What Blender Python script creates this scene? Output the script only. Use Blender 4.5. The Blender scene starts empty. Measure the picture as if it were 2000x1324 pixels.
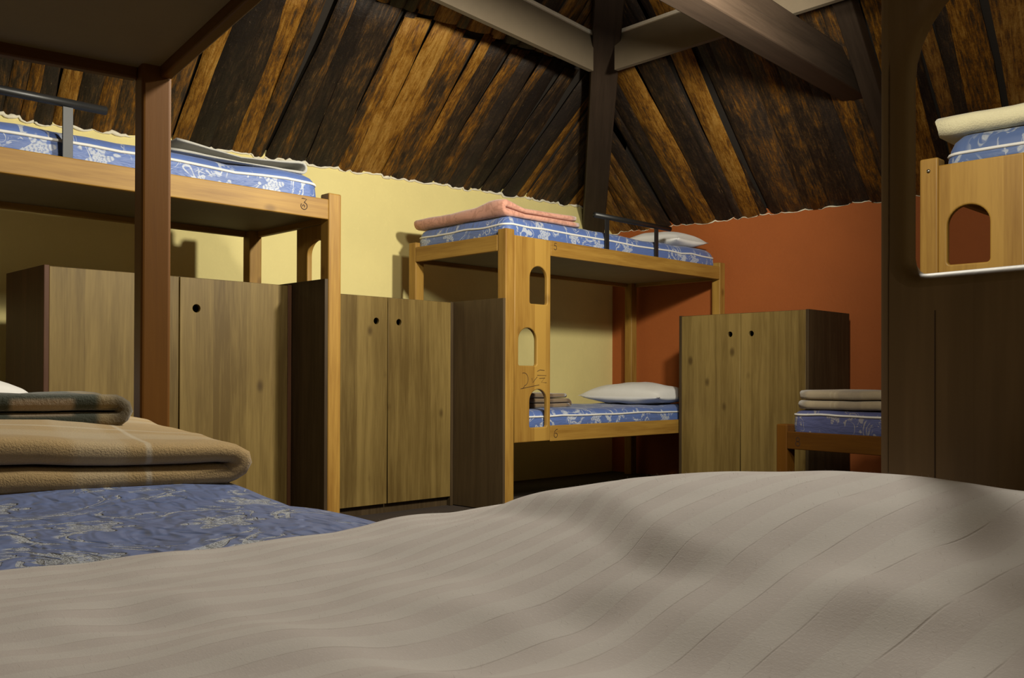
import bpy, bmesh, math, random
from mathutils import Vector, Matrix, noise
random.seed(7)
S = bpy.context.scene
COL = S.collection
PI = math.pi
K = .84                      # survey units -> metres
CAMH = .81                   # camera height in survey units

def W(x, y, z): return Vector((x*K, y*K, (z+CAMH)*K))
def H(z): return (z+CAMH)*K

# ------------------------------------------------------------------ camera
cam_d = bpy.data.cameras.new('camera'); cam = bpy.data.objects.new('camera', cam_d); COL.objects.link(cam)
cam_d.sensor_width = 36; cam_d.lens = 36*1842/2000; cam_d.shift_y = 68.1/2000
cam_d.clip_start = .01; cam_d.clip_end = 100
cam.location = W(0, 0, 0)
cam.rotation_euler = (Matrix.Rotation(PI/2+.0058, 4, 'X') @ Matrix.Rotation(.0031, 4, 'Z')).to_euler()
S.camera = cam

# ------------------------------------------------------------------ light
w = bpy.data.worlds.new('world'); S.world = w; w.use_nodes = True
w.node_tree.nodes['Background'].inputs[0].default_value = (.5, .5, .55, 1)
w.node_tree.nodes['Background'].inputs[1].default_value = .0
def lamp(name, loc, power, radius, col):
    l = bpy.data.lights.new(name, 'POINT'); l.energy = power; l.shadow_soft_size = radius; l.color = col
    o = bpy.data.objects.new(name, l); COL.objects.link(o); o.location = loc; return o
sl = bpy.data.lights.new('unseen_spot', 'SPOT'); sl.energy = 250; sl.shadow_soft_size = .08; sl.color = (1, .945, .79)
sl.spot_size = math.radians(176); sl.spot_blend = .45  # unseen lamp, cone shaped to spare the bunk behind the arched hole
so = bpy.data.objects.new('unseen_spot', sl); COL.objects.link(so); so.location = W(1.1, 3.65, 1.55)
so.rotation_euler = Vector((-.82, .57, .02)).to_track_quat('-Z', 'Y').to_euler()
lamp('side_fill', W(.6, 2.2, 1.7), 125, .15, (1, .94, .80))  # added fill out of view, brightens the bedspread and near blankets
S.view_settings.view_transform = 'Standard'; S.view_settings.look = 'None'
S.view_settings.exposure = 0; S.view_settings.gamma = 1; S.view_settings.use_curve_mapping = False
S.cycles.use_denoising = True

# ------------------------------------------------------------------ material helpers
def new_mat(name):
    m = bpy.data.materials.new(name); m.use_nodes = True
    nt = m.node_tree; b = nt.nodes['Principled BSDF']
    return m, nt, b
class N:
    def __init__(s, nt): s.nt = nt
    def n(s, t, **kw):
        x = s.nt.nodes.new(t)
        for k, v in kw.items(): setattr(x, k, v)
        return x
    def L(s, a, b): s.nt.links.new(a, b)
    def put(s, sock, v):
        if hasattr(v, 'links'): s.L(v, sock)
        else: sock.default_value = v
    def math(s, op, a, b=None, c=None, clamp=False):
        x = s.n('ShaderNodeMath', operation=op); x.use_clamp = clamp
        s.put(x.inputs[0], a)
        if b is not None: s.put(x.inputs[1], b)
        if c is not None: s.put(x.inputs[2], c)
        return x.outputs[0]
    def vmath(s, op, a, b=None, out=0):
        x = s.n('ShaderNodeVectorMath', operation=op)
        s.put(x.inputs[0], a)
        if b is not None: s.put(x.inputs[1], b)
        return x.outputs[out]
    def mix(s, f, a, b, mode='MIX'):
        x = s.n('ShaderNodeMix', data_type='RGBA', blend_type=mode)
        s.put(x.inputs[0], f); s.put(x.inputs[6], a); s.put(x.inputs[7], b)
        return x.outputs[2]
    def noise(s, v, scale, detail=3, rough=.5, dist=0, dim='3D'):
        x = s.n('ShaderNodeTexNoise', noise_dimensions=dim)
        s.L(v, x.inputs['Vector']); x.inputs['Scale'].default_value = scale
        x.inputs['Detail'].default_value = detail; x.inputs['Roughness'].default_value = rough
        x.inputs['Distortion'].default_value = dist
        return x.outputs[0]
    def ramp(s, f, stops):
        x = s.n('ShaderNodeValToRGB'); s.L(f, x.inputs[0]); e = x.color_ramp.elements
        while len(e) < len(stops): e.new(.5)
        for i, (p, c) in enumerate(stops):
            e[i].position = p; e[i].color = c if len(c) == 4 else (*c, 1)
        return x.outputs[0]
    def step(s, f, a, b):
        x = s.n('ShaderNodeMapRange', interpolation_type='SMOOTHSTEP'); s.put(x.inputs[0], f)
        x.inputs[1].default_value = a; x.inputs[2].default_value = b
        return x.outputs[0]
    def bump(s, h, strength, dist, b):
        x = s.n('ShaderNodeBump'); x.inputs[0].default_value = strength; x.inputs[1].default_value = dist
        s.L(h, x.inputs['Height']); s.L(x.outputs[0], b.inputs['Normal'])
def C(*c): return (*c, 1)
def simple(name, col, rough=.6, metal=0, nscale=40, amt=.12, bump=.1, bscale=300):
    m, nt, b = new_mat(name); g = N(nt)
    tc = g.n('ShaderNodeTexCoord').outputs['Object']
    f = g.noise(tc, nscale, 4, .6)
    c = g.mix(f, C(*[v*(1-amt) for v in col]), C(*[min(1, v*(1+amt)) for v in col]))
    g.L(c, b.inputs['Base Color']); b.inputs['Roughness'].default_value = rough; b.inputs['Metallic'].default_value = metal
    g.bump(g.noise(tc, bscale, 2), bump, .002, b)
    return m
def wood(name, axis, light, dark, strip=0, rough=.5, knots=.5, grain=1.0, strip_axis=None):
    """varnished softwood: grain stretched along an axis, glued strips of differing tone, a few knots"""
    m, nt, b = new_mat(name); g = N(nt)
    tc = g.n('ShaderNodeTexCoord').outputs['Object']
    rnd = g.n('ShaderNodeObjectInfo').outputs['Random']
    off = g.n('ShaderNodeCombineXYZ'); g.L(g.math('MULTIPLY', rnd, 13.7), off.inputs[0]); g.L(g.math('MULTIPLY', rnd, 7.3), off.inputs[1]); g.L(g.math('MULTIPLY', rnd, 29.1), off.inputs[2])
    v = g.vmath('ADD', tc, off.outputs[0])
    sc = [1, 1, 1]; sc['xyz'.index(axis)] = .06
    vs = g.vmath('MULTIPLY', v, tuple(sc))
    n1 = g.noise(vs, 26, 4, .6, .6)
    n2 = g.noise(vs, 130, 2, .6)
    n3 = g.noise(v, 2.2, 2, .5)
    f = g.math('ADD', g.math('MULTIPLY', n1, .75*grain), g.math('MULTIPLY', n2, .3*grain))
    f = g.math('ADD', f, g.math('MULTIPLY', n3, .35))
    f = g.step(f, .38, .98)
    if strip:
        sa = strip_axis or ('x' if axis != 'x' else 'z')
        sep = g.n('ShaderNodeSeparateXYZ'); g.L(v, sep.inputs[0])
        cell = g.math('FLOOR', g.math('DIVIDE', sep.outputs['xyz'.index(sa)], strip))
        wn = g.n('ShaderNodeTexWhiteNoise', noise_dimensions='1D'); g.L(cell, wn.inputs['W'])
        f = g.math('ADD', f, g.math('MULTIPLY_ADD', wn.outputs[0], .8, -.4), clamp=True)
    col = g.mix(f, C(*light), C(*dark))
    if knots:
        ks = [3.2, 3.2, 3.2]; ks['xyz'.index(axis)] = 1.9
        vo = g.n('ShaderNodeTexVoronoi'); g.L(g.vmath('MULTIPLY', v, tuple(ks)), vo.inputs['Vector']); vo.inputs['Scale'].default_value = 1.6
        kf = g.math('MULTIPLY', g.step(vo.outputs['Distance'], .12, .03), knots)
        col = g.mix(kf, col, C(dark[0]*.35, dark[1]*.28, dark[2]*.25))
    g.L(col, b.inputs['Base Color']); b.inputs['Roughness'].default_value = rough
    b.inputs['Specular IOR Level'].default_value = .28
    g.bump(n2, .12, .001, b)
    return m
M = {}
PL, PD = (.41, .235, .048), (.23, .112, .019)
for ax in 'xyz': M['pine_'+ax] = wood('pine_'+ax, ax, PL, PD)
M['board'] = wood('pine_board', 'z', PL, PD, strip=.085, knots=.4, grain=.8)
M['near_pine_x'] = wood('near_pine_x', 'x', (.135, .052, .005), (.08, .029, .003))  # darker copies of the pine, with shade put into the colour
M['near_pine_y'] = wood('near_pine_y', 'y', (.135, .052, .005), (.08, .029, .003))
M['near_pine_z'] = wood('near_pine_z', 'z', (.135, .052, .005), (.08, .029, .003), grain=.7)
M['shaded_board'] = wood('shaded_board', 'z', (.21, .135, .060), (.12, .074, .030), strip=.09, knots=.2, grain=1.1)  # same wood as the other boards, darkened for its shadowed inner side
M['door'] = wood('locker_door', 'z', (.22, .148, .045), (.105, .064, .016), strip=.075, knots=.7, rough=.5)
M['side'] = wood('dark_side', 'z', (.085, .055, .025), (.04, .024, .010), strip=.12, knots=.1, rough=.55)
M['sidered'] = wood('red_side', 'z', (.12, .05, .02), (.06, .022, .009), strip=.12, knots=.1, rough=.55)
M['ply'] = simple('base_panel', (.22, .17, .09), .7, nscale=9)
M['steel'] = simple('black_steel', (.012, .012, .012), .42, 0, bump=.03)
M['bolt'] = simple('bolt_steel', (.5, .48, .42), .3, 1)
M['ink'] = simple('burnt_mark', (.035, .014, .006), .8)
M['dark'] = simple('interior', (.02, .015, .01), .9)

def plaster(name, col, amt):
    m, nt, b = new_mat(name); g = N(nt)
    tc = g.n('ShaderNodeTexCoord').outputs['Object']
    f = g.noise(tc, 2.5, 5, .6); f2 = g.noise(tc, 45, 3, .6)
    c = g.mix(g.step(f, .3, .7), C(*[v*(1-amt) for v in col]), C(*col))
    c = g.mix(g.math('MULTIPLY', g.step(f2, .55, .75), .12), c, C(*[min(1, v*1.2) for v in col]))
    g.L(c, b.inputs['Base Color']); b.inputs['Roughness'].default_value = .75
    g.bump(g.math('ADD', f2, g.math('MULTIPLY', f, 2)), .18, .006, b)
    return m
M['yellow'] = plaster('yellow_plaster', (.83, .71, .30), .07)
M['orange'] = plaster('orange_plaster', (.36, .092, .014), .08)
M['ochre'] = plaster('ochre_plaster', (.34, .27, .13), .07)
M['bead'] = simple('lime_edge', (.80, .74, .58), .9, nscale=60, bump=.5, bscale=120)

def roofwood():
    m, nt, b = new_mat('roof_plank'); g = N(nt)
    tc = g.n('ShaderNodeTexCoord').outputs['Object']
    rnd = g.n('ShaderNodeObjectInfo').outputs['Random']
    off = g.n('ShaderNodeCombineXYZ')
    for i, q in enumerate((41.3, 17.9, 9.1)): g.L(g.math('MULTIPLY', rnd, q), off.inputs[i])
    v = g.vmath('ADD', tc, off.outputs[0])
    vs = g.vmath('MULTIPLY', v, (.13, 1, 1))
    n1 = g.noise(vs, 9, 6, .72, .6)
    n2 = g.noise(vs, 60, 3, .65)
    n3 = g.noise(g.vmath('MULTIPLY', v, (.45, 1, 1)), 7, 4, .6, .5)
    n4 = g.noise(v, 55, 4, .75)
    tone = g.math('ADD', g.math('MULTIPLY', n1, .55), g.math('MULTIPLY', n3, .55))
    tone = g.math('ADD', tone, g.math('MULTIPLY_ADD', rnd, .44, -.255))
    n5 = g.noise(g.vmath('MULTIPLY', v, (.09, 1, 1)), 150, 2, .7, .3)
    n6 = g.noise(g.vmath('MULTIPLY', v, (.38, 1, 1)), 34, 6, .8, .4)
    tone = g.math('ADD', tone, g.math('MULTIPLY_ADD', n2, .50, -.25))
    tone = g.math('ADD', tone, g.math('MULTIPLY_ADD', n5, .44, -.22))
    tone = g.math('ADD', tone, g.math('MULTIPLY_ADD', n6, .55, -.275))
    c = g.ramp(tone, [(.22, (.012, .008, .006)), (.40, (.028, .017, .010)), (.50, (.068, .036, .013)),
                      (.58, (.125, .050, .008)), (.68, (.23, .10, .012)), (.86, (.36, .19, .04))])
    c = g.mix(g.math('MULTIPLY', g.step(n4, .62, .78), .35), c, C(.26, .18, .10))
    rn2 = g.math('FRACT', g.math('MULTIPLY', rnd, 53.17))
    c = g.mix(g.math('MULTIPLY', g.step(rn2, .72, .8), .22), c, C(.05, .04, .033))
    c = g.mix(g.math('MULTIPLY', g.step(n5, .70, .80), .5), c, C(.42, .27, .11))
    g.L(c, b.inputs['Base Color']); b.inputs['Roughness'].default_value = .5
    b.inputs['Specular IOR Level'].default_value = .2
    g.bump(g.math('ADD', g.math('ADD', n6, n4), g.math('MULTIPLY', n1, 1.5)), .6, .008, b)
    return m
M['roof'] = roofwood()
M['rafter_x'] = wood('rafter', 'x', (.044, .028, .018), (.024, .015, .009), knots=.3, rough=.6)
M['purlin'] = simple('purlin_board', (.115, .088, .057), .6, nscale=14)
M['strip'] = simple('painted_lit_edge', (.66, .60, .50), .7)  # pale colour standing in for lamplight on the board's edge
M['backing'] = simple('roof_backing', (.02, .014, .009), .9)
M['floor'] = simple('floor_carpet', (.035, .022, .014), .95, nscale=80, bump=.6)

def damask(name='damask', blue=(.085, .145, .38), white=(.48, .51, .56), quilt=0, size=1):
    m, nt, b = new_mat(name); g = N(nt)
    uv = g.n('ShaderNodeUVMap').outputs[0]
    rnd = g.n('ShaderNodeObjectInfo').outputs['Random']
    off = g.n('ShaderNodeCombineXYZ'); g.L(rnd, off.inputs[0]); g.L(g.math('MULTIPLY', rnd, 3.1), off.inputs[1])
    uv = g.vmath('ADD', g.vmath('MULTIPLY', uv, (1/size, 1/size, 1)), off.outputs[0])
    # flowers: five-petalled blobs on a jittered lattice
    vo = g.n('ShaderNodeTexVoronoi', voronoi_dimensions='2D'); g.L(uv, vo.inputs['Vector']); vo.inputs['Scale'].default_value = 5.2; vo.inputs['Randomness'].default_value = .55
    d = g.vmath('SUBTRACT', uv, vo.outputs['Position'])
    sp = g.n('ShaderNodeSeparateXYZ'); g.L(d, sp.inputs[0])
    th = g.math('ARCTAN2', sp.outputs[1], sp.outputs[0]); r = g.vmath('LENGTH', d, out=1)
    R = g.math('MULTIPLY_ADD', g.math('SINE', g.math('MULTIPLY', th, 6)), .011, .032)
    fl = g.step(g.math('SUBTRACT', R, r), -.001, .003)
    vein = g.step(g.math('SINE', g.math('ADD', g.math('MULTIPLY', r, 520), g.math('MULTIPLY', g.math('SINE', g.math('MULTIPLY', th, 6)), 1.5))), -.5, .1)
    fl = g.math('MULTIPLY', fl, g.math('MULTIPLY_ADD', vein, .65, .35))
    # scrolls: contour lines of a smooth warped field, of varying width
    n = g.noise(uv, 7.5, .4, .4, 1.3, '2D')
    wv = g.math('MULTIPLY_ADD', g.noise(uv, 24, 1, .5, 0, '2D'), .06, -.018)
    s1 = g.step(g.math('SUBTRACT', wv, g.math('ABSOLUTE', g.math('SUBTRACT', n, .5))), -.003, .003)
    s2 = g.step(g.math('SUBTRACT', g.math('MULTIPLY', wv, .7), g.math('ABSOLUTE', g.math('SUBTRACT', n, .61))), -.003, .003)
    gate = g.step(g.noise(g.vmath('ADD', uv, (3.3, 1.7, 0)), 9, 1, .5, 0, '2D'), .42, .50)
    sc = g.math('MULTIPLY', g.math('MAXIMUM', s1, s2), gate)
    # leaves: little dashes that fringe the scrolls
    lf = g.step(g.noise(g.vmath('ADD', uv, (7, 2, 0)), 42, 1, .5, 1.5, '2D'), .56, .60)
    near = g.step(g.math('ABSOLUTE', g.math('SUBTRACT', n, .5)), .07, .04)
    lf = g.math('MULTIPLY', g.math('MULTIPLY', lf, near), gate)
    mask = g.math('MAXIMUM', g.math('MAXIMUM', fl, sc), g.math('MULTIPLY', lf, .9))
    thr = g.noise(uv, 420, 1, .5, 0, '2D')
    mask = g.math('MULTIPLY', mask, g.math('MULTIPLY_ADD', thr, .6, .5), clamp=True)
    bl = g.mix(g.noise(uv, 6, 2, .5, 0, '2D'), C(*[v*.85 for v in blue]), C(*[min(1, v*1.12) for v in blue]))
    g.L(g.mix(mask, bl, C(*white)), b.inputs['Base Color'])
    b.inputs['Roughness'].default_value = .5; b.inputs['Sheen Weight'].default_value = .15
    if quilt:
        q = g.noise(uv, 16, 1, .5, .6, '2D'); q2 = g.noise(g.vmath('MULTIPLY', uv, (1, 2.2, 1)), 22, 1, .6, .4, '2D')
        h = g.math('ADD', g.math('ADD', q, q2), g.math('MULTIPLY', mask, -.5))
        g.bump(h, .7, .02*quilt, b)
    else:
        q = g.noise(g.vmath('MULTIPLY', uv, (1, 5, 1)), 9, 3, .6, .3, '2D')
        g.bump(q, .5, .012, b)
    return m
M['damask'] = damask(size=1.25)
M['damask_q'] = damask('damask_quilted', blue=(.11, .155, .33), white=(.44, .46, .48), quilt=1, size=1.2)
M['damask_big'] = damask('damask_large', blue=(.075, .125, .28), white=(.38, .41, .45), size=1.9)
M['damask_d'] = damask('damask_dark', blue=(.085, .10, .24), white=(.33, .31, .30))  # darker, greyer version of the damask
M['piping'] = simple('white_piping', (.72, .71, .68), .7)

def cloth(name, col, col2=None, stripe=None, bump=.4, bscale=260, sheen=.4, amt=.15, nscale=30):
    """woven or felted cloth; stripe(g, x, y) gives a 0..1 mask from object coordinates"""
    m, nt, b = new_mat(name); g = N(nt)
    tc = g.n('ShaderNodeTexCoord').outputs['Object']
    sp = g.n('ShaderNodeSeparateXYZ'); g.L(tc, sp.inputs[0])
    f = g.noise(tc, nscale, 4, .65)
    c = g.mix(f, C(*[v*(1-amt) for v in col]), C(*[min(1, v*(1+amt)) for v in col]))
    if stripe:
        for msk, cc in stripe(g, sp.outputs[0], sp.outputs[1], sp.outputs[2]): c = g.mix(msk, c, C(*cc))
    g.L(c, b.inputs['Base Color']); b.inputs['Roughness'].default_value = .9
    b.inputs['Sheen Weight'].default_value = sheen
    g.bump(g.noise(tc, bscale, 3, .7), bump, .004, b)
    return m
def band(g, x, period, lo, hi, phase=0, soft=.03):
    f = g.math('FRACT', g.math('ADD', g.math('DIVIDE', x, period), phase+50))
    return g.math('MULTIPLY', g.step(f, lo-soft, lo+soft), g.step(f, hi+soft, hi-soft))
def plaid_beige(g, x, y, z):
    a = band(g, x, .34, .30, .52); b_ = band(g, y, .34, .30, .5); t1 = band(g, x, .34, .60, .625, 0, .008); t2 = band(g, y, .34, .6, .625, 0, .008)
    return [(g.math('MULTIPLY', a, .30), (.55, .47, .33)), (g.math('MULTIPLY', b_, .30), (.55, .47, .33)), (g.math('MULTIPLY', t1, .5), (.62, .55, .42)), (g.math('MULTIPLY', t2, .5), (.62, .55, .42))]
def plaid_grey(g, x, y, z):
    a = band(g, x, .30, .55, .95); t1 = band(g, x, .30, .40, .43, 0, .01); t2 = band(g, x, .3, .48, .51, 0, .01)
    return [(g.math('MULTIPLY', a, .4), (.22, .18, .14)), (g.math('MULTIPLY', t1, .5), (.45, .38, .26)), (g.math('MULTIPLY', t2, .5), (.45, .38, .26))]
def camo(g, x, y, z):
    a = band(g, x, .40, .30, .72, .22, .02); b_ = band(g, z, .07, .35, .75, 0, .06); c_ = band(g, x, .40, .38, .62, .22, .015)
    d_ = band(g, x, .40, .78, .95, .22, .04)
    return [(a, (.024, .029, .015)), (g.math('MULTIPLY', g.math('MULTIPLY', c_, b_), .9), (.30, .22, .14)), (g.math('MULTIPLY', d_, .7), (.035, .028, .016))]
def brownplaid(g, x, y, z):
    a = band(g, x, .16, .2, .45, 0, .08); b_ = band(g, y, .2, .1, .5, 0, .06)
    return [(g.math('MULTIPLY', a, .8), (.10, .05, .02)), (g.math('MULTIPLY', b_, .5), (.09, .05, .022))]
def pinkfig(g, x, y, z):
    co = g.n('ShaderNodeCombineXYZ'); g.L(x, co.inputs[0]); g.L(y, co.inputs[1]); g.L(z, co.inputs[2])
    n = g.noise(co.outputs[0], 14, 1, .5, 1.5)
    return [(g.math('MULTIPLY', g.step(g.math('ABSOLUTE', g.math('SUBTRACT', n, .5)), .06, .03), .5), (.40, .17, .11))]
M['beige'] = cloth('beige_wool', (.42, .28, .115), stripe=plaid_beige, bump=.6, bscale=330)
M['camo'] = cloth('green_check_wool', (.20, .145, .065), stripe=camo, bump=.6, bscale=190)
M['brown'] = cloth('brown_check_wool', (.34, .23, .12), stripe=brownplaid)
M['greyplaid'] = cloth('taupe_plaid_wool', (.36, .29, .19), stripe=plaid_grey)
M['pink'] = cloth('salmon_blanket', (.62, .30, .215), stripe=pinkfig, amt=.1)
M['grey'] = cloth('grey_blanket', (.42, .41, .37), amt=.12)
M['cream'] = cloth('cream_fleece', (.72, .66, .42), amt=.08, bump=.7, bscale=150)
M['white'] = cloth('white_cotton', (.74, .72, .69), amt=.04, bump=.15, sheen=.1)
M['label'] = simple('green_label', (.10, .22, .06), .6)

def spread_mat():
    m, nt, b = new_mat('striped_linen'); g = N(nt)
    tc = g.n('ShaderNodeTexCoord').outputs['Object']
    wv = g.noise(tc, 5, 2, .5)
    sp = g.n('ShaderNodeSeparateXYZ'); g.L(tc, sp.inputs[0])
    x = g.math('ADD', sp.outputs[0], g.math('MULTIPLY', wv, .012))
    P = .034
    line = band(g, x, P, .488, .512, 0, .010)
    broad = band(g, x, P, .52, 1.02, 0, .05)
    brk = g.step(g.noise(g.vmath('MULTIPLY', tc, (1, .25, 1)), 60, 3, .7), .35, .6)
    line = g.math('MULTIPLY', line, brk)
    th = g.noise(g.vmath('MULTIPLY', tc, (1, .35, 1)), 1100, 2, .6); th2 = g.noise(g.vmath('MULTIPLY', tc, (.35, 1, 1)), 1100, 2, .6)
    weave = g.math('ADD', g.math('MULTIPLY', th, .5), g.math('MULTIPLY', th2, .5))
    f = g.noise(tc, 12, 4, .6)
    c = g.mix(f, C(.475, .42, .40), C(.555, .50, .475))
    c = g.mix(g.math('MULTIPLY', broad, .27), c, C(.64, .63, .59))
    c = g.mix(g.math('MULTIPLY', line, .34), c, C(.22, .18, .15))
    c = g.mix(g.math('MULTIPLY', g.step(weave, .5, .7), .25), c, C(.70, .67, .63))
    g.L(c, b.inputs['Base Color']); b.inputs['Roughness'].default_value = .85; b.inputs['Sheen Weight'].default_value = .2
    h = g.math('ADD', g.math('MULTIPLY', weave, .35), g.math('MULTIPLY', line, -.35))
    g.bump(h, .4, .0012, b)
    return m
M['linen'] = spread_mat()

# ------------------------------------------------------------------ mesh helpers
def smooth(a, b, x):
    t = min(1, max(0, (x-a)/(b-a))); return t*t*(3-2*t)
def link(o, parent=None):
    COL.objects.link(o)
    if parent is not None: o.parent = parent
    return o
def mesh(name, verts, faces, mat, parent=None, smooth=False, uvs=None):
    me = bpy.data.meshes.new(name); me.from_pydata([tuple(v) for v in verts], [], faces)
    if mat: me.materials.append(mat)
    if uvs:
        ul = me.uv_layers.new(name='UVMap')
        for p in me.polygons:
            for li, vi in zip(p.loop_indices, p.vertices): ul.data[li].uv = uvs[p.index][list(p.vertices).index(vi)]
    if smooth:
        for p in me.polygons: p.use_smooth = True
    me.update()
    return link(bpy.data.objects.new(name, me), parent)
def box(name, x0, x1, y0, y1, z0, z1, mat, parent=None, bev=.004, seg=2):
    bm = bmesh.new(); bmesh.ops.create_cube(bm, size=1)
    for v in bm.verts: v.co = Vector(((x0+x1)/2+v.co.x*(x1-x0), (y0+y1)/2+v.co.y*(y1-y0), (z0+z1)/2+v.co.z*(z1-z0)))
    if bev: bmesh.ops.bevel(bm, geom=bm.edges[:], offset=bev, segments=seg, affect='EDGES', profile=.5)
    me = bpy.data.meshes.new(name); bm.to_mesh(me); bm.free(); me.materials.append(mat)
    return link(bpy.data.objects.new(name, me), parent)
def tube_geo(pts, r, closed=False, n=8, cap=True):
    P = [Vector(p) for p in pts]; V = []; F = []; m = len(P)
    up = None
    for i, p in enumerate(P):
        a = P[i-1] if (i > 0 or closed) else P[0]; b = P[(i+1) % m] if (i < m-1 or closed) else P[-1]
        t = (b-a).normalized()
        if up is None: up = Vector((0, 0, 1)) if abs(t.z) < .9 else Vector((1, 0, 0))
        s = t.cross(up).normalized(); up = s.cross(t).normalized()
        rr = r[i] if isinstance(r, (list, tuple)) else r
        for j in range(n):
            q = 2*PI*j/n; V.append(p + s*math.cos(q)*rr + up*math.sin(q)*rr)
    for i in range(m if closed else m-1):
        for j in range(n):
            F.append((i*n+j, i*n+(j+1) % n, ((i+1) % m)*n+(j+1) % n, ((i+1) % m)*n+j))
    if cap and not closed: F.append(tuple(range(n-1, -1, -1))); F.append(tuple((m-1)*n+j for j in range(n)))
    return V, F
def tube(name, pts, r, mat, parent=None, closed=False, n=8):
    V, F = tube_geo(pts, r, closed, n); return mesh(name, V, F, mat, parent, True)
def plate(name, outer, holes, thick, mat, parent, to3d, bev=.004, res=3):
    """flat board with real cut-outs; outlines are 2-D, to3d is a matrix from (u, v, depth) to the parent's space"""
    cu = bpy.data.curves.new(name, 'CURVE'); cu.dimensions = '2D'; cu.fill_mode = 'BOTH'
    cu.extrude = thick/2-bev; cu.bevel_depth = bev; cu.bevel_resolution = res; cu.offset = -bev
    for ring in [outer]+holes:
        s = cu.splines.new('POLY'); s.points.add(len(ring)-1); s.use_cyclic_u = True
        for p, q in zip(s.points, ring): p.co = (q[0], q[1], 0, 1)
    t = bpy.data.objects.new('tmp', cu); COL.objects.link(t)
    me = bpy.data.meshes.new_from_object(t.evaluated_get(bpy.context.evaluated_depsgraph_get()))
    bpy.data.objects.remove(t); bpy.data.curves.remove(cu)
    me.name = name; me.transform(to3d); me.materials.clear(); me.materials.append(mat)
    return link(bpy.data.objects.new(name, me), parent)
FRONT = lambda y: Matrix(((1, 0, 0, 0), (0, 0, 1, y), (0, 1, 0, 0), (0, 0, 0, 1)))     # (u,v) -> (x,z) at depth y
ENDX = lambda x: Matrix(((0, 0, 1, x), (1, 0, 0, 0), (0, 1, 0, 0), (0, 0, 0, 1)))      # (u,v) -> (y,z) at x
def arch(x0, x1, z0, z1, r=.012):
    w2 = (x1-x0)/2; cx = (x0+x1)/2; zs = z1-w2*.95; P = []
    for k in range(5): a = PI+k*PI/8; P.append((x0+r+r*math.cos(a), z0+r+r*math.sin(a)))
    for k in range(5): a = 1.5*PI+k*PI/8; P.append((x1-r+r*math.cos(a), z0+r+r*math.sin(a)))
    for k in range(17): a = k*PI/16; P.append((cx+w2*math.cos(a), zs+w2*.95*math.sin(a)))
    return P
def circ(cx, cy, r, n=20): return [(cx+r*math.cos(2*PI*k/n), cy+r*math.sin(2*PI*k/n)) for k in range(n)]
def rect(x0, x1, z0, z1): return [(x0, z0), (x1, z0), (x1, z1), (x0, z1)]
def strokes(name, lines, wdt, mat, parent, to3d):
    """lettering: each polyline becomes a thin raised ribbon"""
    V = []; F = []
    for L_ in lines:
        P = [Vector((p[0], p[1])) for p in L_]
        b0 = len(V)
        for i, p in enumerate(P):
            t = (P[min(i+1, len(P)-1)]-P[max(i-1, 0)]).normalized(); s = Vector((-t.y, t.x))*wdt/2
            for q in (p+s, p-s):
                V.append(to3d @ Vector((q.x, q.y, 0)))
        for i in range(len(P)-1): F.append((b0+2*i, b0+2*i+1, b0+2*i+3, b0+2*i+2))
    return mesh(name, V, F, mat, parent)
def thing(name, label, cat, loc, rotz=0, group=None):
    o = bpy.data.objects.new(name, None); COL.objects.link(o); o.empty_display_size = .1
    o.location = loc; o.rotation_euler = (0, 0, rotz); o['label'] = label; o['category'] = cat
    if group: o['group'] = group
    return o
def tag(o, label, cat, group=None):
    o['label'] = label; o['category'] = cat
    if group: o['group'] = group
    return o

# ------------------------------------------------------------------ the setting: a rectangular hut under a hipped plank roof
YA = .7892
A5 = (math.sin(YA), math.cos(YA)); B5 = (-math.cos(YA), math.sin(YA)); C5 = (-.0391, 5.7532)
A0, A1, B0, B1 = -4.6, 2.5, -5.2, 1.2          # room limits along A5 and B5 from C5
def pl(a, b): return (C5[0]+A5[0]*a+B5[0]*b, C5[1]+A5[1]*a+B5[1]*b)
def zY(x, y): return 5.228+.539*x-.505*y       # roof plane over the yellow wall
def zO(x, y): return 5.576-.479*x-.461*y       # roof plane over the orange wall
def zL(x, y): return 1.42+.69*((x-C5[0])*A5[0]+(y-C5[1])*A5[1]-A0)
def zB(x, y): return 1.42+.69*((x-C5[0])*B5[0]+(y-C5[1])*B5[1]-B0)
def wall(name, p, q, zf, mat):
    d = Vector((q[0]-p[0], q[1]-p[1])).normalized(); nr = Vector((-d.y, d.x))*.12
    P = [p, q, (q[0]+nr.x, q[1]+nr.y), (p[0]+nr.x, p[1]+nr.y)]
    zt = [zf(*p)+.09, zf(*q)+.09]; zt = [zt[0], zt[1], zt[1], zt[0]]
    V = [W(c[0], c[1], -CAMH) for c in P]+[W(c[0], c[1], z) for c, z in zip(P, zt)]
    F = [(3, 2, 1, 0), (4, 5, 6, 7), (0, 1, 5, 4), (1, 2, 6, 5), (2, 3, 7, 6), (3, 0, 4, 7)]
    o = mesh(name, V, F, mat); o['kind'] = 'structure'; return o
wl = wall('wall_left', pl(A0, B1), pl(A1, B1), zY, M['yellow'])
wr = wall('wall_right', pl(A1, B1), pl(A1, B0), zO, M['orange'])
wall('wall_back', pl(A1, B0), pl(A0, B0), zB, M['ochre']); wall('wall_near_left', pl(A0, B0), pl(A0, B1), zL, M['ochre'])
cn = [pl(A0, B0), pl(A1, B0), pl(A1, B1), pl(A0, B1)]
V = [W(*c, -CAMH) for c in cn]+[W(*c, -CAMH-.1) for c in cn]
fl = mesh('floor', V, [(0, 1, 2, 3), (7, 6, 5, 4)]+[(k, k+4, (k+1) % 4+4, (k+1) % 4) for k in range(4)], M['floor']); fl['kind'] = 'structure'
V = []; F = []
m_ = .3; t_ = 3.2
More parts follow.
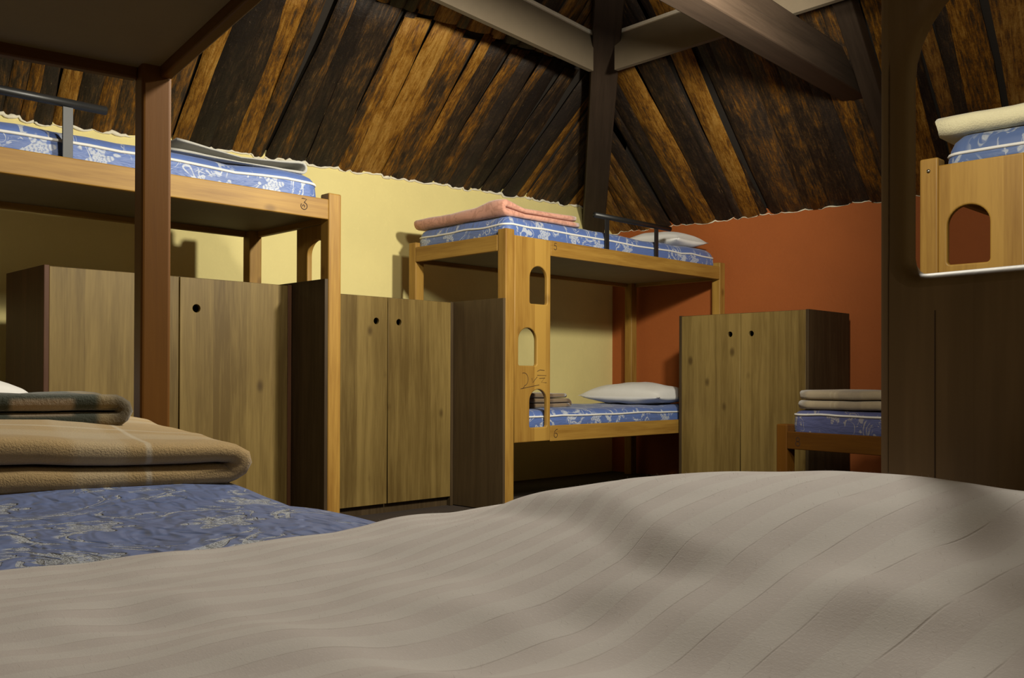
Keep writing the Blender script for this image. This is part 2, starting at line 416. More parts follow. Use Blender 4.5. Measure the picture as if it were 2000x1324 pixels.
for zf, cs in ((zY, ((A0-m_, B1+m_), (A1+m_, B1+m_), (A1-t_, B1-t_), (A0+t_, B1-t_))), (zO, ((A1+m_, B1+m_), (A1+m_, B0-m_), (A1-t_, B0+t_), (A1-t_, B1-t_))),
               (zB, ((A1+m_, B0-m_), (A0-m_, B0-m_), (A0+t_, B0+t_), (A1-t_, B0+t_))), (zL, ((A0-m_, B0-m_), (A0-m_, B1+m_), (A0+t_, B1-t_), (A0+t_, B0+t_)))):
    k = len(V)
    for a, b in cs: x, y = pl(a, b); V.append(W(x, y, zf(x, y)+.05))
    F.append((k, k+1, k+2, k+3))
ceil = mesh('ceiling', V, F, M['backing']); ceil['kind'] = 'structure'

def plank_mesh(L_, w0, crown, seedv, nx=9):
    """one slab of log with wavering edges and a rounded underside; local x runs up the slope, z points out of the room"""
    rs = random.Random(seedv); V = []; F = []
    prof = [(-1, .35), (-.72, -.45), (-.25, -.95), (.25, -1), (.72, -.5), (1, .35)]
    ph = rs.random()*50
    for i in range(nx+1):
        t = i/nx; x = t*L_
        wl_ = w0/2*(1+.18*noise.noise((x*2.2, ph, 0))); wr_ = w0/2*(1+.18*noise.noise((x*2.2, ph+9, 3)))
        cy = .018*noise.noise((x*1.1, ph+20, 1))
        dz = .008*noise.noise((x*3, ph+31, 2))
        for u, h in prof:
            V.append((x, cy+(u*wl_ if u < 0 else u*wr_), h*crown+dz+crown*.15*noise.noise((x*5, u*3+ph, 5))))
    n = len(prof)
    for i in range(nx):
        for j in range(n-1): F.append((i*n+j, (i+1)*n+j, (i+1)*n+j+1, i*n+j+1))
    F.append(tuple(range(n))); F.append(tuple(range((nx+1)*n-1, nx*n-1, -1)))
    return V, F
def lay_planks(along, uh, slope, zf, smax, side, rows, wavg, sd, wallobj, bead_k):
    """planks laid up one roof plane, from the corner outwards; uh is their plan direction up the slope"""
    rs = random.Random(sd); up = Vector((uh[0], uh[1], slope)).normalized()
    al = Vector((along[0], along[1], zf(*along)-zf(0, 0))); out = up.cross(al).normalized()
    if out.z < 0: out = -out
    al = out.cross(up)
    R = Matrix((up, al, out)).transposed().to_4x4()
    K0 = pl(A1, B1); bead = []; sl = math.sqrt(1+slope*slope); inw = (wallobj is wl and (-B5[0], -B5[1])) or (-A5[0], -A5[1])
    df = lambda x, y: (zY(x, y)-zO(x, y))*side
    for ri, (t0, t1) in enumerate(rows):
        s = -.35 if ri == 0 else -.2
        while s < smax:
            wd = wavg*rs.choice((.6, .75, .9, 1.05, 1.2, 1.4)); sc = s+wd/2
            bx, by = K0[0]+along[0]*sc, K0[1]+along[1]*sc
            d0, d1 = df(bx, by), df(bx+uh[0], by+uh[1])      # negative while this plane is the lower one
            th = -d0/(d1-d0) if d1 > d0 else 99
            te = min(t1+rs.uniform(-.03, .03), th+.16)
            zoff = rs.uniform(-.010, .010); crown = .012*rs.uniform(.6, 1.4)*K
            if te-t0 > .12:
                VV, FF = plank_mesh((te-t0)*sl*K, wd*K*1.10, crown, rs.random()*1e6)
                o = mesh('plank', VV, FF, M['roof'], ceil, True)
                px, py = bx+uh[0]*t0, by+uh[1]*t0
                tw = Matrix.Rotation(rs.gauss(0, .02), 4, 'Z')
                o.matrix_world = Matrix.Translation(W(px, py, zf(px, py)+.012+zoff)) @ R @ tw
                if ri == 0:
                    for u in (-.98, -.7, -.35, 0, .35, .7):
                        q = s+wd*(u+1)/2; x, y = K0[0]+along[0]*q, K0[1]+along[1]*q
                        bead.append((q, zf(x, y)+zoff+.012-(crown/K)*(1.25*math.sqrt(max(0, 1-u*u))-.25)))
            s += wd
    # ragged lime edge where the plaster meets the planks
    pts = []; rad = []
    for (s, z) in bead:
        q = noise.noise((s*9, sd, 0)); q2 = noise.noise((s*31, sd, 4))
        pts.append(W(K0[0]+along[0]*s+inw[0]*.004, K0[1]+along[1]*s+inw[1]*.004, z-.004+.010*q2)); rad.append(max(.0016, .006+.013*q+.006*q2)*bead_k)
    V, F = tube_geo(pts, rad, False, 6); mesh('plaster_edge', V, F, M['bead'], wallobj, True)
lay_planks((-A5[0], -A5[1]), (.5906, -.8070), .726, zY, 6.0, 1, [(-.2, .99), (1.01, 2.8)], .128, 3, wl, 1)
lay_planks((-B5[0], -B5[1]), (-.5934, -.8049), .655, zO, 5.2, -1, [(-.2, 2.9)], .14, 5, wr, .38)

def beam(name, p0, p1, wd, ht, mat, parent, up=Vector((0, 0, 1)), bev=.008):
    """straight timber from p0 to p1 (metres); its top face lies on the line"""
    d = (p1-p0); L_ = d.length; x = d.normalized(); y = up.cross(x).normalized(); z = x.cross(y)
    o = box(name, 0, L_, -wd/2, wd/2, -ht, 0, mat, parent, bev)
    o.matrix_world = Matrix.Translation(p0) @ Matrix((x, y, z)).transposed().to_4x4(); return o
hz = lambda y: 5.414-.4822*y
beam('hip_rafter', W(.3413+.044*8.25, 8.25, hz(8.25)), W(.3413+.044*3.4, 3.4, hz(3.4)), .185*K, .22*K, M['rafter_x'], ceil)
def purlin(p, d, L_, z0, z1, t):
    """board on edge between the rafters, a pale strip along its top painted as a lit edge"""
    inn = (d[1], -d[0]) if d[0] < 0 else (-d[1], d[0])
    if inn[1] > 0: inn = (-inn[0], -inn[1])
    def slab(name, za, zb, a, b, mat, parent):
        V = []
        for zz in (za, zb):
            for (u, v) in ((0, a), (L_, a), (L_, b), (0, b)): V.append(W(p[0]+d[0]*u+inn[0]*v, p[1]+d[1]*u+inn[1]*v, zz))
        return mesh(name, V, [(3, 2, 1, 0), (4, 5, 6, 7), (0, 1, 5, 4), (1, 2, 6, 5), (2, 3, 7, 6), (3, 0, 4, 7)], mat, parent)
    o = slab('purlin_board', z0, z1, 0, t, M['purlin'], ceil)
    slab('lit_edge_strip', z1, z1+.022, -.01, t+.014, M['strip'], o)
purlin((.502, 6.22), (-.627, -.78), 3.2, 2.033, 2.262, .035)
purlin((.692, 6.20), (.678, -.735), 2.2, 2.033, 2.258, .035)
dt = Vector((.665, .747, 0))
for zt_, off in ((1.895, 0), (2.018, .03)):
    c = Vector((1.458-.747*.0835-off*.5, 5.04+.665*.0835, 0))
    a = c-dt*4.2; b = c+dt*1.22
    beam('tie_beam', W(a.x, a.y, zt_), W(b.x, b.y, zt_), (.167-off)*K, .115*K, M['rafter_x'], ceil)
rp = lambda t: W(2.174-.593*t, 5.72-.805*t, zO(2.174-.593*t, 5.72-.805*t)-.02)
beam('rafter', rp(-.55), rp(2.2), .11*K, .12*K, M['rafter_x'], ceil)

# ------------------------------------------------------------------ furniture builders (local x along the front, y into the bed)
PW = .076*K; RT = .03*K
ZT, RU1, RU0, LU1, LU0 = H(.926), H(.892), H(.791), H(-.2955), H(-.3965)
def guard(parent, x0, x1, u0, u1, y):
    t = tube('guard_rail', [(x0*K, y, H(1.114)), (x1*K, y, H(1.114))], .0155, M['steel'], parent, n=12)
    for u in (u0, u1):
        box('upright', u*K-.017, u*K+.017, y-.004, y+.004, RU1-.045, H(1.10), M['steel'], t, .001)
    return t
def bunk(label, org, rotz, L_, Wd, pine='pine_', board='board', ladder='front', flip=False, lower=True, gr=None, panel=None, bolts=False):
    t = thing('bunk_bed', label, 'bunk bed', W(org[0], org[1], -CAMH), rotz)
    L, D = L_*K, Wd*K; px, py, pz = M[pine+'x'], M[pine+'y'], M[pine+'z']
    for x in (0, L-PW):
        for y in (0, D-PW): box('post', x, x+PW, y, y+PW, 0, ZT, pz, t, .007, 3)
    bw = (.3965 if board == 'shaded_board' else .4035)*K
    fx = bw if ladder == 'front' else PW
    levels = [(RU0, RU1)]+([(LU0, LU1)] if lower else [])
    for z0, z1 in levels:
        fr = box('front_rail', fx, L-PW, 0, RT, z0, z1, px, t)
        if z0 == RU0: t_front = fr
        else: t_low = fr
        box('rear_rail', PW, L-PW, D-RT, D, z0, z1, px, t)
        box('end_rail', 0, RT, PW, D-PW, z0, z1, py, t); box('end_rail', L-RT, L, PW, D-PW, z0, z1, py, t)
        box('base_panel', RT, L-RT, RT, D-RT, z0+.03*K, z0+.03*K+.014, M['ply'], t, .001)
    hz_ = [(.4756, .714), (.0858, .3215), (-.3025, -.0632)]
    if ladder == 'front':
        hs = []
        for i, (a, b) in enumerate(hz_):
            lo = (i % 2 == 1) != flip
            x0, x1 = (.112, .277) if lo else (.212, .372)
            hs.append(arch(x0*K, x1*K, H(a), H(b)))
        lb = plate('ladder_board', rect(PW+.001, bw-.001, LU0+.004, RU1-.001), hs, RT, M[board], t, FRONT(RT/2), .010 if board == 'shaded_board' else .006)
    else:
        hs = [arch(D*0+.10*K, .265*K, H(hz_[0][0]), H(hz_[0][1])), arch(.19*K, .34*K, H(hz_[1][0]), H(hz_[1][1])), arch(.10*K, .265*K, H(hz_[2][0]), H(hz_[2][1]))]
        lb = plate('ladder_board', rect(PW+.001, .37*K, LU0+.004, RU0-.002), hs, RT, M[board], t, ENDX(L-RT/2), .005)
        ladder_board = lb
    for x in ((PW/2, L-PW/2) if bolts else ()):
        bo, bf = tube_geo([(x, .002, ZT-.045), (x, -.004, ZT-.045)], .0065, False, 10); mesh('bolt', bo, bf, M['bolt'], t, True)
    if gr: guard(t, *gr, RT/2)
    if panel is not None:
        x0, y1 = panel
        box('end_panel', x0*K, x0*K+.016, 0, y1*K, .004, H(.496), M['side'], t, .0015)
    return t, t_front, (t_low if lower else None), lb

def rot_of(v): return math.atan2(v[1], v[0])
YN = YA+.1555
AN = (math.sin(YN), math.cos(YN)); BN = (-math.cos(YN), math.sin(YN))
C3 = (-.8592, 4.7366); CN = (-.948, 2.5573)
def loc(o, ax, x, y):      # point x along ax, y along its left normal, from o (survey units)
    return (o[0]+ax[0]*x-ax[1]*y, o[1]+ax[1]*x+ax[0]*y)

# --- bunk 5/6 in the corner
L5, W5 = 2.4312, .95
b5, f5, l5, lb5 = bunk('pine bunk bed carved 5 and 6 in the corner of yellow and orange walls', C5, rot_of(A5), L5, W5,
                      gr=(.85, 1.71, .982, 1.544), panel=(-.021, W5))
# --- bunk 3: raised bed, lockers below
L3, W3 = 2.43, .85
O3 = loc(C3, A5, -L3, 0)
b3, f3, _, lb3 = bunk('pine loft bunk carved 3 by the yellow wall with lockers under it', O3, rot_of(A5), L3, W3, ladder='end', lower=False,
                     gr=(L3-2.03, L3-1.165, L3-1.88, L3-1.318), panel=(L3-.076-.021, W3-.08))
# --- near bunk, camera looks along its lower bed from the head
LN, WN = 2.567, .97
ON = loc(CN, BN, -LN, 0)
bn, fn, ln_, lbn = bunk('nearest bunk bed with thick brown post and dark arched ladder board', ON, rot_of(BN), LN, WN, pine='near_pine_', board='shaded_board', flip=True)
# --- bunk seen through the arched hole
C7 = (1.706, 3.950); X7 = (-B5[0], -B5[1])
b7, f7, l7, lb7 = bunk('pine bunk bed seen through the arched hole in the dark near board', C7, rot_of(X7), 2.43, .95, flip=True, bolts=True)

def rail_mark(rail, lines, x, z, h, name='number_mark'):
    """lines drawn in a box 0..1 wide, 0..1 high"""
    return strokes(name, [[(x+p[0]*h*.7, z+p[1]*h) for p in l] for l in lines], .0035, M['ink'], rail, FRONT(-.0006))
def arcp(cx, cy, rx, ry, a0, a1, n=14): return [(cx+rx*math.cos(math.radians(a0+(a1-a0)*i/n)), cy+ry*math.sin(math.radians(a0+(a1-a0)*i/n))) for i in range(n+1)]
THREE = [[(.1, .95), (.25, 1.0), (.85, .95), (.45, .62)]+arcp(.45, .3, .48, .32, 80, -215, 18), arcp(.38, .28, .16, .12, 200, -60, 8)]
FIVE = [[(.9, 1.0), (.25, 1.0), (.2, .58)]+arcp(.46, .33, .44, .32, 128, -150, 18)]
SIX = [[(.95, .98), (.6, .95), (.25, .75), (.08, .4)]+arcp(.48, .26, .42, .26, 160, 480, 18)]
EIGHT = [arcp(.48, .74, .32, .24, -90, 270, 16), arcp(.48, .25, .42, .25, 90, 450, 16)]
rail_mark(f3, THREE, (L3-.235)*K, RU0+.028, .044)
rail_mark(f5, FIVE, .43*K, RU0+.036, .036)
rail_mark(l5, SIX, .435*K, LU0+.020, .045)
SCR = [arcp(.12, .56, .16, .30, 110, -80, 10)+[(.12, .2), (.08, .12)], [(.0, .12), (.3, .2), (.7, .30)],
       [(.42, .62), (.45, .4), (.62, .68)], [(.62, .93), (.72, 1.0), (.9, .98)], [(.62, .75), (.97, .74), (.78, .42), (.98, .40)], [(.7, .6), (.92, .62)]]
strokes('scratched_scrawl', [[((.13+p[0]*.24)*K, H(-.075+p[1]*.135)) for p in l] for l in SCR], .003, M['ink'], lb5, FRONT(-.0006))

strokes('glue_seam', [[(.343*K, LU0+.02), (.343*K, H(.055))]], .0006, M['ink'], lbn, FRONT(RT+.0004))

# --- low beds
def low_bed(label, org, ax, wd, dp, pine='pine_'):
    t = thing('low_bed', label, 'bed', W(org[0], org[1], -CAMH), rot_of(ax))
    L, D = wd*K, dp*K; zt = H(-.255)
    for x in (0, L-PW):
        for y in (0, D-PW): box('leg', x, x+PW, y, y+PW, 0, zt, M[pine+'z'], t, .006)
    f = box('end_rail', PW, L-PW, .0, RT, LU0, LU1, M[pine+'x'], t); box('end_rail', PW, L-PW, D-RT, D, LU0, LU1, M[pine+'x'], t)
    box('side_rail', 0, RT, PW, D-PW, LU0, LU1, M[pine+'y'], t); box('side_rail', L-RT, L, PW, D-PW, LU0, LU1, M[pine+'y'], t)
    box('base_panel', RT, L-RT, RT, D-RT, LU0+.03*K, LU0+.03*K+.014, M['ply'], t, .001)
    return t, f
X8 = BN; X8 = (-BN[0], -BN[1])
O8 = (1.5445, 5.5116)
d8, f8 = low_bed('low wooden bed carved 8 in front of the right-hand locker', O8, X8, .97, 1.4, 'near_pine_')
rail_mark(f8, EIGHT, .135*K, LU0+.018, .042)
O4 = loc(C3, A5, -2.34, -.85)
d4, f4 = low_bed('low wooden bed reaching out from under the loft bunk at left', O4, A5, .91, 1.78)

# --- lockers
def locker(label, org, ax, wd, dp, top, hole_dx=.085, hole_dz=.15, sidemat='side'):
    t = thing('locker', label, 'locker', W(org[0], org[1], -CAMH), rot_of(ax), None)
    L, D, T = wd*K, dp*K, H(top); s = .018
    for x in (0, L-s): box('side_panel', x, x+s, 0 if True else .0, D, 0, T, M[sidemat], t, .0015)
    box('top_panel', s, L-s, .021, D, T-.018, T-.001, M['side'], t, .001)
    box('back_panel', s, L-s, D-.01, D, .03, T-.019, M['dark'], t, 0)
    box('plinth', s, L-s, .03, .045, 0, .05, M['side'], t, 0)
    box('divider', L/2-.008, L/2+.008, .025, D-.012, .05, T-.02, M['dark'], t, 0)
    for k, (x0, x1, hx) in enumerate(((s+.001, L/2-.003, L/2-hole_dx*K), (L/2+.003, L-s-.001, L/2+hole_dx*K))):
        plate('door', rect(x0, x1, .05, T-.004), [circ(hx, T-hole_dz*K, .0165)], .019, M['door'], t, FRONT(.0105), .0015, 1)
    return t
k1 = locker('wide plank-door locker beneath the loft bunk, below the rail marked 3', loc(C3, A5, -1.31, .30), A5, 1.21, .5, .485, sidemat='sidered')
k2 = locker('plank-door locker standing between the two bunks marked 3 and 5', loc(C3, A5, .225, .60), A5, 1.05, .5, .496)
P0 = (2.0623*.955, 6.5568*.955); YR = YA-.0065
BR = (-math.cos(YR), math.sin(YR)); XR = (-BR[0], -BR[1])
kR = locker('plank-door locker by the orange wall behind the bed marked 8', (P0[0]+BR[0]*1.032, P0[1]+BR[1]*1.032), XR, 1.032, .599, .4737)

# ------------------------------------------------------------------ bedding builders
def rrect(hx, hy, r, n=5, per=14):
    """rounded rectangle, points evenly along each straight run"""
    P = []; hx = max(hx, .002); hy = max(hy, .002); r = min(r, hx-.001, hy-.001); r = max(r, .0005)
    for cx, cy, a0 in ((hx-r, -hy+r, -90), (hx-r, hy-r, 0), (-hx+r, hy-r, 90), (-hx+r, -hy+r, 180)):
        for k in range(n+1):
            a = math.radians(a0+90*k/n); P.append((cx+r*math.cos(a), cy+r*math.sin(a)))
        nx = {-90: (hx-r, 0), 0: None}.get(a0)
    out = []
    m = len(P)
    for i in range(m):
        a, b = P[i], P[(i+1) % m]; out.append(a)
        if i % (n+1) == n:
            for k in range(1, per): out.append((a[0]+(b[0]-a[0])*k/per, a[1]+(b[1]-a[1])*k/per))
    return out
def mattress(label, o, ax, x0, x1, y0, y1, z0, h, mat, wob=.008, dome=.35, seed=0, per=16):
    """upholstered mattress: banded sides, piped edges, softly domed top"""
    L, D = (x1-x0)*K, (y1-y0)*K
    c = loc(o, ax, (x0+x1)/2, (y0+y1)/2)
    t = thing('mattress', label, 'mattress', Vector((c[0]*K, c[1]*K, z0)), rot_of(ax), 'blue mattresses')
    hs = h*(1-dome)
    prof = [(.02, 0, 0), (.004, .008, 0), (0, hs*.25, 0), (-.005, hs*.55, 0), (-.002, hs*.85, 0), (.001, hs, 0),
            (.004, hs+h*dome*.25, 1), (.014, hs+h*dome*.55, 1), (.035, hs+h*dome*.8, 1), (.07, h*.975, 1), (.12, h, 1)]
    q = .18
    while q < D/2-.05: prof.append((q, h, 1)); q += .06
    prof.append((D/2-.02, h, 1))
    V = []; rings = []; 
    def fz(x, y, z):
        k = min(1, z/h)
        return z+k*wob*(noise.noise((x*3.1, y*3.1, seed))+.5*noise.noise((x*8, y*8, seed+3)))*1.4
    base = rrect(L/2, D/2, .05, per=per)
    n = len(base); per_s = [0]
    for i in range(n): per_s.append(per_s[-1]+math.dist(base[i], base[(i+1) % n]))
    for ins, z, topf in prof:
        R = rrect(L/2-ins, D/2-ins, max(.05-ins*.5, .004), per=per); rings.append((z, topf))
        for j, (x, y) in enumerate(R):
            bx = 1+0*x
            wv = 0 if topf else .004*noise.noise((per_s[j]*7, z*20, seed))
            l = math.hypot(x, y) or 1
            V.append((x+x/l*wv, y+y/l*wv, fz(x, y, z)))
    F = []; UV = []
    for i in range(len(prof)-1):
        for j in range(n):
            j2 = (j+1) % n; f = (i*n+j, i*n+j2, (i+1)*n+j2, (i+1)*n+j); F.append(f)
            if rings[i+1][1]: UV.append([(V[k][0], V[k][1]) for k in f])
            else: UV.append([(per_s[j], rings[i][0]), (per_s[j+1], rings[i][0]), (per_s[j+1], rings[i+1][0]), (per_s[j], rings[i+1][0])])
    k = (len(prof)-1)*n; m0 = 6+(per-1)+6-1; mir = lambda j: (m0-j) % n
    caps = [(k+j % n, k+(j+1) % n, k+mir(j+1), k+mir(j)) for j in range(m0, m0+per)]
    caps += [tuple(k+j for j in range(m0+1)), tuple(k+j for j in range(m0+per, n-per+1))]
    for f in caps: F.append(f); UV.append([(V[q_][0], V[q_][1]) for q_ in f])
    f = tuple(range(n-1, -1, -1)); F.append(f); UV.append([(V[q_][0], V[q_][1]) for q_ in f])
    mesh('cover', V, F, mat, t, True, UV)
    for zi in (5, 1):
        pts = [(V[zi*n+j][0]*1.002, V[zi*n+j][1]*1.003, V[zi*n+j][2]) for j in range(n)]
        tube('piping', pts, .0058, M['piping'], t, True, 6)
    return t
def fold(name, label, cat, loc3, rotz, Lx, Ly, n, th, mat, gap=.004, seed=0, deform=None, ny=14, group=None, flare=0):
    """cloth folded back and forth n times: the sheet's section lies in x-z and is drawn out along y, edges rounded"""
    step = th+gap; cl = []
    rl = step/2
    for i in range(n):
        ins = .012*random.Random(seed+i).random()*4
        xs = [-Lx/2+ins*(i > 0), Lx/2-ins]; 
        m = 12
        row = [(xs[0]+(xs[1]-xs[0])*k/m, i*step) for k in range(m+1)]
        if i % 2: row.reverse()
        if i: # semicircle joining previous row's end to this row's start
            a = cl[-1]; b = row[0]; sgn = 1 if (i % 2) else -1
            for k in range(1, 6):
                q = -PI/2+PI*k/6; cl.append(((a[0]+b[0])/2+sgn*rl*1.25*math.cos(q)+0, i*step-step/2+rl*math.sin(q)))
        cl += row
    P = [Vector(p) for p in cl]; m = len(P); nr = []
    for i in range(m):
        t = (P[min(i+1, m-1)]-P[max(i-1, 0)]).normalized(); nr.append(Vector((-t.y, t.x)))
    sec = []                                  # (y, thickness factor)
    for k in range(4): q = k/4*PI/2; sec.append((-Ly/2+th*.5*(1-math.cos(q))*1.0 if False else -Ly/2+th*.6*(1-math.cos(PI/2-(PI/2-q))), math.sin(q)*.8+.2))
    for k in range(1, ny): sec.append((-Ly/2+th*.6+(Ly-th*1.2)*k/ny, 1))
    for k in range(3, -1, -1): q = k/4*PI/2; sec.append((Ly/2-th*.6*(1-math.cos(q)), math.sin(q)*.8+.2))
    V = []; F = []
    for (y, tf) in sec:
        ring = []
        for i in range(m): ring.append(P[i]+nr[i]*th/2*tf)
        for i in range(m-1, -1, -1): ring.append(P[i]-nr[i]*th/2*tf)
        for p in ring:
            x, z = p.x, p.y+th/2
            nz = noise.noise((x*4, y*4, seed))*.010*(z/(n*step)+.15)+noise.noise((x*11, y*11, seed+7))*.003
            yy = y+.006*noise.noise((x*6, z*20, seed+5))*(1 if abs(y) > Ly/2-th else .3)
            co = Vector((x+.010*noise.noise((y*5, z*30, seed+2)), yy, max(0.0005, z+nz)))
            if deform: co = deform(co)
            V.append(co)
    r = 2*m
    for i in range(len(sec)-1):
        for j in range(r): F.append((i*r+j, (i+1)*r+j, (i+1)*r+(j+1) % r, i*r+(j+1) % r))
    for base, rev in ((0, False), ((len(sec)-1)*r, True)):
        for i in range(m-1):
            f = (base+i, base+i+1, base+r-2-i, base+r-1-i); F.append(f if not rev else f[::-1])
    o = mesh(name, V, F, mat, None, True); o.location = loc3; o.rotation_euler = (0, 0, rotz)
    return tag(o, label, cat, group)
def pillow(label, loc3, rotz, Lx, Ly, h, mat=None, tilt=0, seed=0):
    n = 22; V = []; F = []
    for sgn in (1, -1):
        for i in range(n+1):
            for j in range(n+1):
                u, v = -1+2*i/n, -1+2*j/n
                k = ((1-abs(u)**2.6)*(1-abs(v)**2.6)); k = max(k, 0)**.55
                pin = 1-.07*(1-abs(u)**2)*abs(v)**3
                x = u*Lx/2*(1-.06*(1-v*v)*abs(u)**4); y = v*Ly/2*(1-.06*(1-u*u)*abs(v)**4)
                z = (.62 if sgn > 0 else -.38)*h*k+h*.38
                z += k*.010*noise.noise((x*9, y*9, seed+sgn))
                V.append((x, y, max(z, .0015 if sgn < 0 else .003)))
    m = (n+1)*(n+1)
    for s in (0, 1):
        for i in range(n):
            for j in range(n):
                a = s*m+i*(n+1)+j; f = (a, a+n+1, a+n+2, a+1); F.append(f if s == 0 else f[::-1])
    rim = [(i, 0) for i in range(n)]+[(n, j) for j in range(n)]+[(i, n) for i in range(n, 0, -1)]+[(0, j) for j in range(n, 0, -1)]
    for (a, b), (c, d) in zip(rim, rim[1:]+rim[:1]):
        p, q = a*(n+1)+b, c*(n+1)+d; F.append((p, p+m, q+m, q))
    o = mesh('pillow', V, F, mat or M['white'], None, True); o.location = loc3; o.rotation_euler = (tilt, 0, rotz)
    return tag(o, label, 'pillow')

UB = RU0+.03*K+.0145; LB = LU0+.03*K+.0145      # tops of the base panels
# mattresses
mattress('blue patterned mattress on the raised bed marked 3', O3, A5, .09, L3-.10, .05, W3-.05, UB, H(1.02)-UB, M['damask'], .012, .3, 1)
mattress('blue patterned mattress on the upper bed marked 5', C5, A5, .04, L5-.085, .035, W5-.04, UB, H(1.03)-UB, M['damask'], .014, .38, 2)
mattress('blue patterned mattress on the lower bed marked 6', C5, A5, .10, L5-.09, .045, W5-.05, LB, H(-.19)-LB, M['damask'], .008, .3, 3)
mattress('large quilted blue mattress closest to the viewer', ON, BN, .10, LN-.09, .055, WN-.06, LB, H(-.20)-LB, M['damask_q'], .008, .25, 4, 40)
mattress('blue scroll-patterned mattress glimpsed through the arched hole', C7, X7, .09, 2.33, .04, .9, UB, H(1.03)-UB, M['damask_big'], .006, .5, 5)
mattress('dim dark blue mattress on the bed marked 8', O8, X8, .045, .925, .08, 1.32, LB, H(-.165)-LB, M['damask_d'], .006, .2, 6)
mattress('blue mattress on the low bed at the far left', O4, A5, .05, .86, .05, 1.73, LB, H(-.20)-LB, M['damask'], .006, .25, 8)

# bunk 3: thin grey blanket, loops open
p = loc(C3, A5, -.50, .42)
fold('folded_blanket', 'thin grey blanket folded on the mattress marked 3', 'blanket', Vector((p[0]*K, p[1]*K, H(1.018))), rot_of(A5), .70*K, .66*K, 2, .013, M['grey'], .030, 4,
     deform=lambda c: Vector((c.x, c.y, c.z*(.45+.55*abs(c.x)/(.35*K)))), group='folded blankets')
# bunk 5: salmon blanket and pillow
def df5(c):
    e = max(0, min(1, (c.x-.16*K)/(.16*K))); return Vector((c.x, c.y, c.z*(1+.5*math.exp(-((c.y-.38*K)/(.14*K))**2)*e)))
p = loc(C5, A5, .385, .49)
fold('folded_blanket', 'salmon pink blanket folded on the upper bed marked 5', 'blanket', Vector((p[0]*K, p[1]*K, H(1.016))), rot_of(A5)+PI, .70*K, .88*K, 2, .029, M['pink'], .004, 11, deform=df5, group='folded blankets')
p = loc(C5, A5, 2.13, .42)
pl = pillow('white pillow with small green mark on the upper bed marked 5', Vector((p[0]*K, p[1]*K, H(1.025))), rot_of(B5), .66*K, .42*K, .125, seed=3)
mk = mesh('printed_mark', [(-.30*K, .05*K, .051), (-.262*K, .05*K, .058), (-.262*K, .085*K, .064), (-.30*K, .085*K, .057)], [(0, 1, 2, 3)], M['label'], pl)
# bed 6
p = loc(C5, A5, .60, .42)
fold('folded_blanket', 'brown checked blanket rolled on the lower bed marked 6', 'blanket', Vector((p[0]*K, p[1]*K, H(-.192))), rot_of(A5), .56*K, .36*K, 3, .026, M['brown'], .003, 21, group='folded blankets')
p = loc(C5, A5, 1.93, .48)
pillow('plump white pillow on the lower bed marked 6', Vector((p[0]*K, p[1]*K, H(-.195))), rot_of(B5), .80*K, .52*K, .145, seed=5)
# bed 8
p = loc(O8, X8, .52, .36)
fold('folded_blanket', 'taupe plaid blanket folded on the bed marked 8', 'blanket', Vector((p[0]*K, p[1]*K, H(-.167))), rot_of(X8), .84*K, .56*K, 2, .043, M['greyplaid'], .003, 31, group='folded blankets')
# bunk through the hole
p = loc(C7, X7, .50, .45)
fold('folded_blanket', 'cream fleece blanket on the mattress seen through the hole', 'blanket', Vector((p[0]*K, p[1]*K, H(1.022))), rot_of(X7), .90*K, .80*K, 1, .072, M['cream'], .002, 41, group='folded blankets')
# bed 4
p = loc(O4, A5, .44, .80)
fold('folded_blanket', 'dark folded blanket under the pillow at the far left', 'blanket', Vector((p[0]*K, p[1]*K, H(-.20))), rot_of(A5), .74*K, .6*K, 2, .028, M['brown'], .003, 51, group='folded blankets')
pillow('white pillow at the far left edge beyond the near blankets', Vector((p[0]*K, p[1]*K, H(-.125))), rot_of(A5), .76*K, .5*K, .125, seed=9)
# near bed: beige blanket with green checked one on top
def dfb(c):
    q = min(1, max(0, (c.y+.30)/.55)); q = q*q*(3-2*q)
    hump = 1+.42*q*(.7+.3*math.cos((c.x-.12)*5))
    return Vector((c.x, c.y, c.z*hump*(1-.26*smooth(.02, .36, c.x))))
p = loc(CN, BN, -.475, .505)
fold('folded_blanket', 'thick beige wool blanket folded on the nearest blue mattress', 'blanket', Vector((p[0]*K, p[1]*K, H(-.205))), rot_of(AN), .86*K, .74*K, 2, .043, M['beige'], .003, 61, deform=dfb, ny=20, group='folded blankets')
p = loc(CN, BN, -.36, .52)
fold('folded_blanket', 'dark green checked blanket lying on top of the beige one', 'blanket', Vector((p[0]*K, p[1]*K, H(-.105))), rot_of(AN), .56*K, .40*K, 2, .030, M['camo'], .002, 71, group='folded blankets')

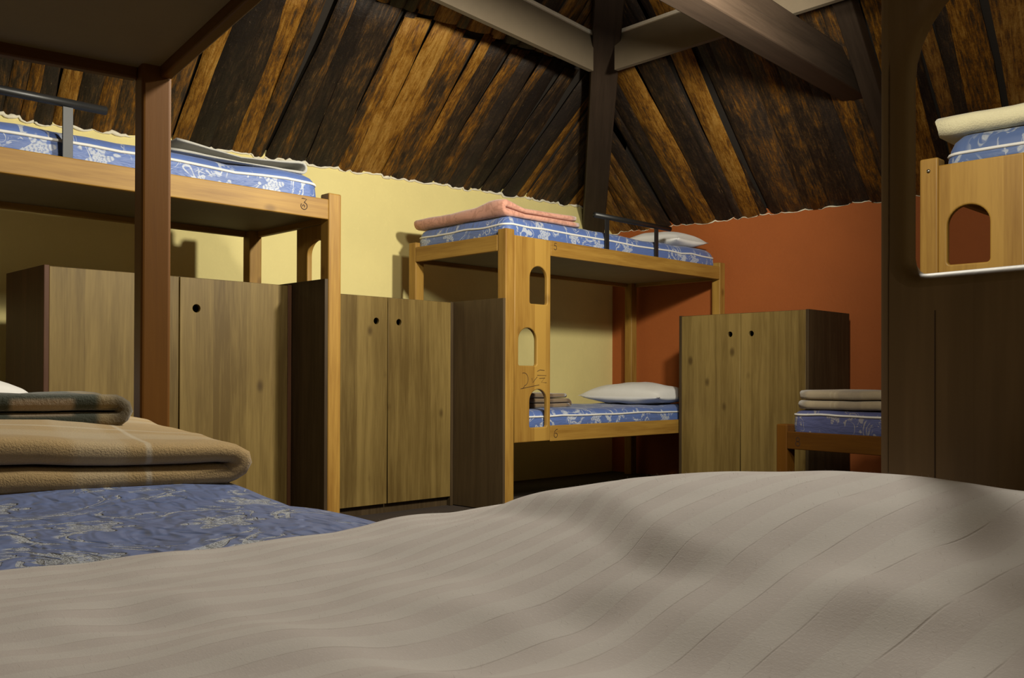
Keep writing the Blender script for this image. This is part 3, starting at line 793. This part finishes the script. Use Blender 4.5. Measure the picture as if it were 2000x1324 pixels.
# striped bedspread heaped over the head of the near bed
def spread_h(x, y):
    """height in survey units at local (x, y) of the near bed"""
    z = -.152
    z += (.0335+.0385*smooth(.72, .40, x))*math.exp(-((y-.15)/.20)**2)*smooth(.98, .60, x)+.012*smooth(.42, .2, x)*math.exp(-((y-.12)/.2)**2)
    z += .018*math.exp(-((y-.60)/.25)**2-((x-.25)/.25)**2)
    # crease that runs along the bed, steep on the side away from the light
    yr = .232+.085*smooth(.52, .32, x)+.01*math.sin(x*16)
    z += .013*smooth(yr-.16, yr-.005, y)*(1-smooth(yr-.003, yr+.032, y))*smooth(.72, .58, x)*smooth(.24, .36, x)
    for (gx, gy, sx, sy, a) in ((.33, .47, .05, .05, -.012), (.335, .39, .035, .03, -.009), (.25, .415, .05, .035, -.010), (.42, .55, .06, .05, .007),
                                (.30, .53, .05, .04, .006), (.22, .33, .05, .04, .010), (.12, .26, .05, .05, -.012), (.55, .42, .08, .05, -.006), (.60, .58, .05, .08, .006), (.20, .22, .03, .05, -.010)):
        z += a*math.exp(-((x-gx)/sx)**2-((y-gy)/sy)**2)
    z += .0035*noise.noise((x*5, y*8, 2.2))+.0042*noise.noise((x*9, y*13, 5.1))*smooth(.12, .30, y)+.0018*noise.noise((x*19, y*25, 1.1))
    z += .010*math.exp(-((x-.36)/.10)**2-((y-.13)/.10)**2)
    return z
V = []; F = []; nx, ny = 150, 150
X0, X1, Y0, Y1 = .08, .86, .036, .93
for i in range(nx+1):
    for j in range(ny+1):
        x = X0+(X1-X0)*i/nx; y = Y0+(Y1-Y0)*j/ny
        edge = .80+.018*noise.noise((y*4, 3, 1))
        z = spread_h(x, y)
        f1 = math.sqrt(max(0, 1-min(1, max(0, (x-(edge-.05))/.10))**2))
        z = -.194+(z+.194)*f1
        yb = .125+.01*noise.noise((x*5, 8, 2))
        if y < yb:
            q = min(1, (yb-y)/(yb-.056)); z = max(-.186, z-.14*(1-math.sqrt(max(0, 1-q*q)))) if y > .056 else -.186-(.056-y)*7
        V.append((x*K, y*K, (z+CAMH)*K))
for i in range(nx):
    for j in range(ny):
        a = i*(ny+1)+j; F.append((a, a+ny+1, a+ny+2, a+1))
bs = mesh('bedspread', V, F, M['linen'], None, True)
bs.location = W(ON[0], ON[1], -CAMH); bs.rotation_euler = (0, 0, rot_of(BN))
sd = bs.modifiers.new('cloth thickness', 'SOLIDIFY'); sd.thickness = .006; sd.offset = -1
tag(bs, 'grey-beige striped bedspread heaped across the head of the nearest bed', 'bedspread')

# loose fibres standing off the cloth
rs = random.Random(5); FV = []; FF = []
vs_ = bs.data.vertices
for k in range(9000):
    i = rs.randrange(8, nx-2); j = rs.randrange(6, ny-4)
    if j > 60 and i < 110 and rs.random() < .6: continue
    v = vs_[i*(ny+1)+j]; p = v.co; n_ = v.normal
    if n_.z < 0: n_ = -n_
    l = rs.uniform(.0008, .0028)
    d = (n_+Vector((rs.gauss(0, .7), rs.gauss(0, .7), rs.gauss(0, .3)))).normalized()
    q = p+Vector((rs.uniform(-.003, .003), rs.uniform(-.003, .003), 0)); sdv = d.cross(Vector((rs.random(), rs.random(), rs.random()))).normalized()*.00004
    b0 = len(FV); FV += [q-sdv, q+sdv, q+d*l]; FF.append((b0, b0+1, b0+2))
fz_ = mesh('lint', FV, FF, M['linen'], bs); fz_['kind'] = 'stuff'
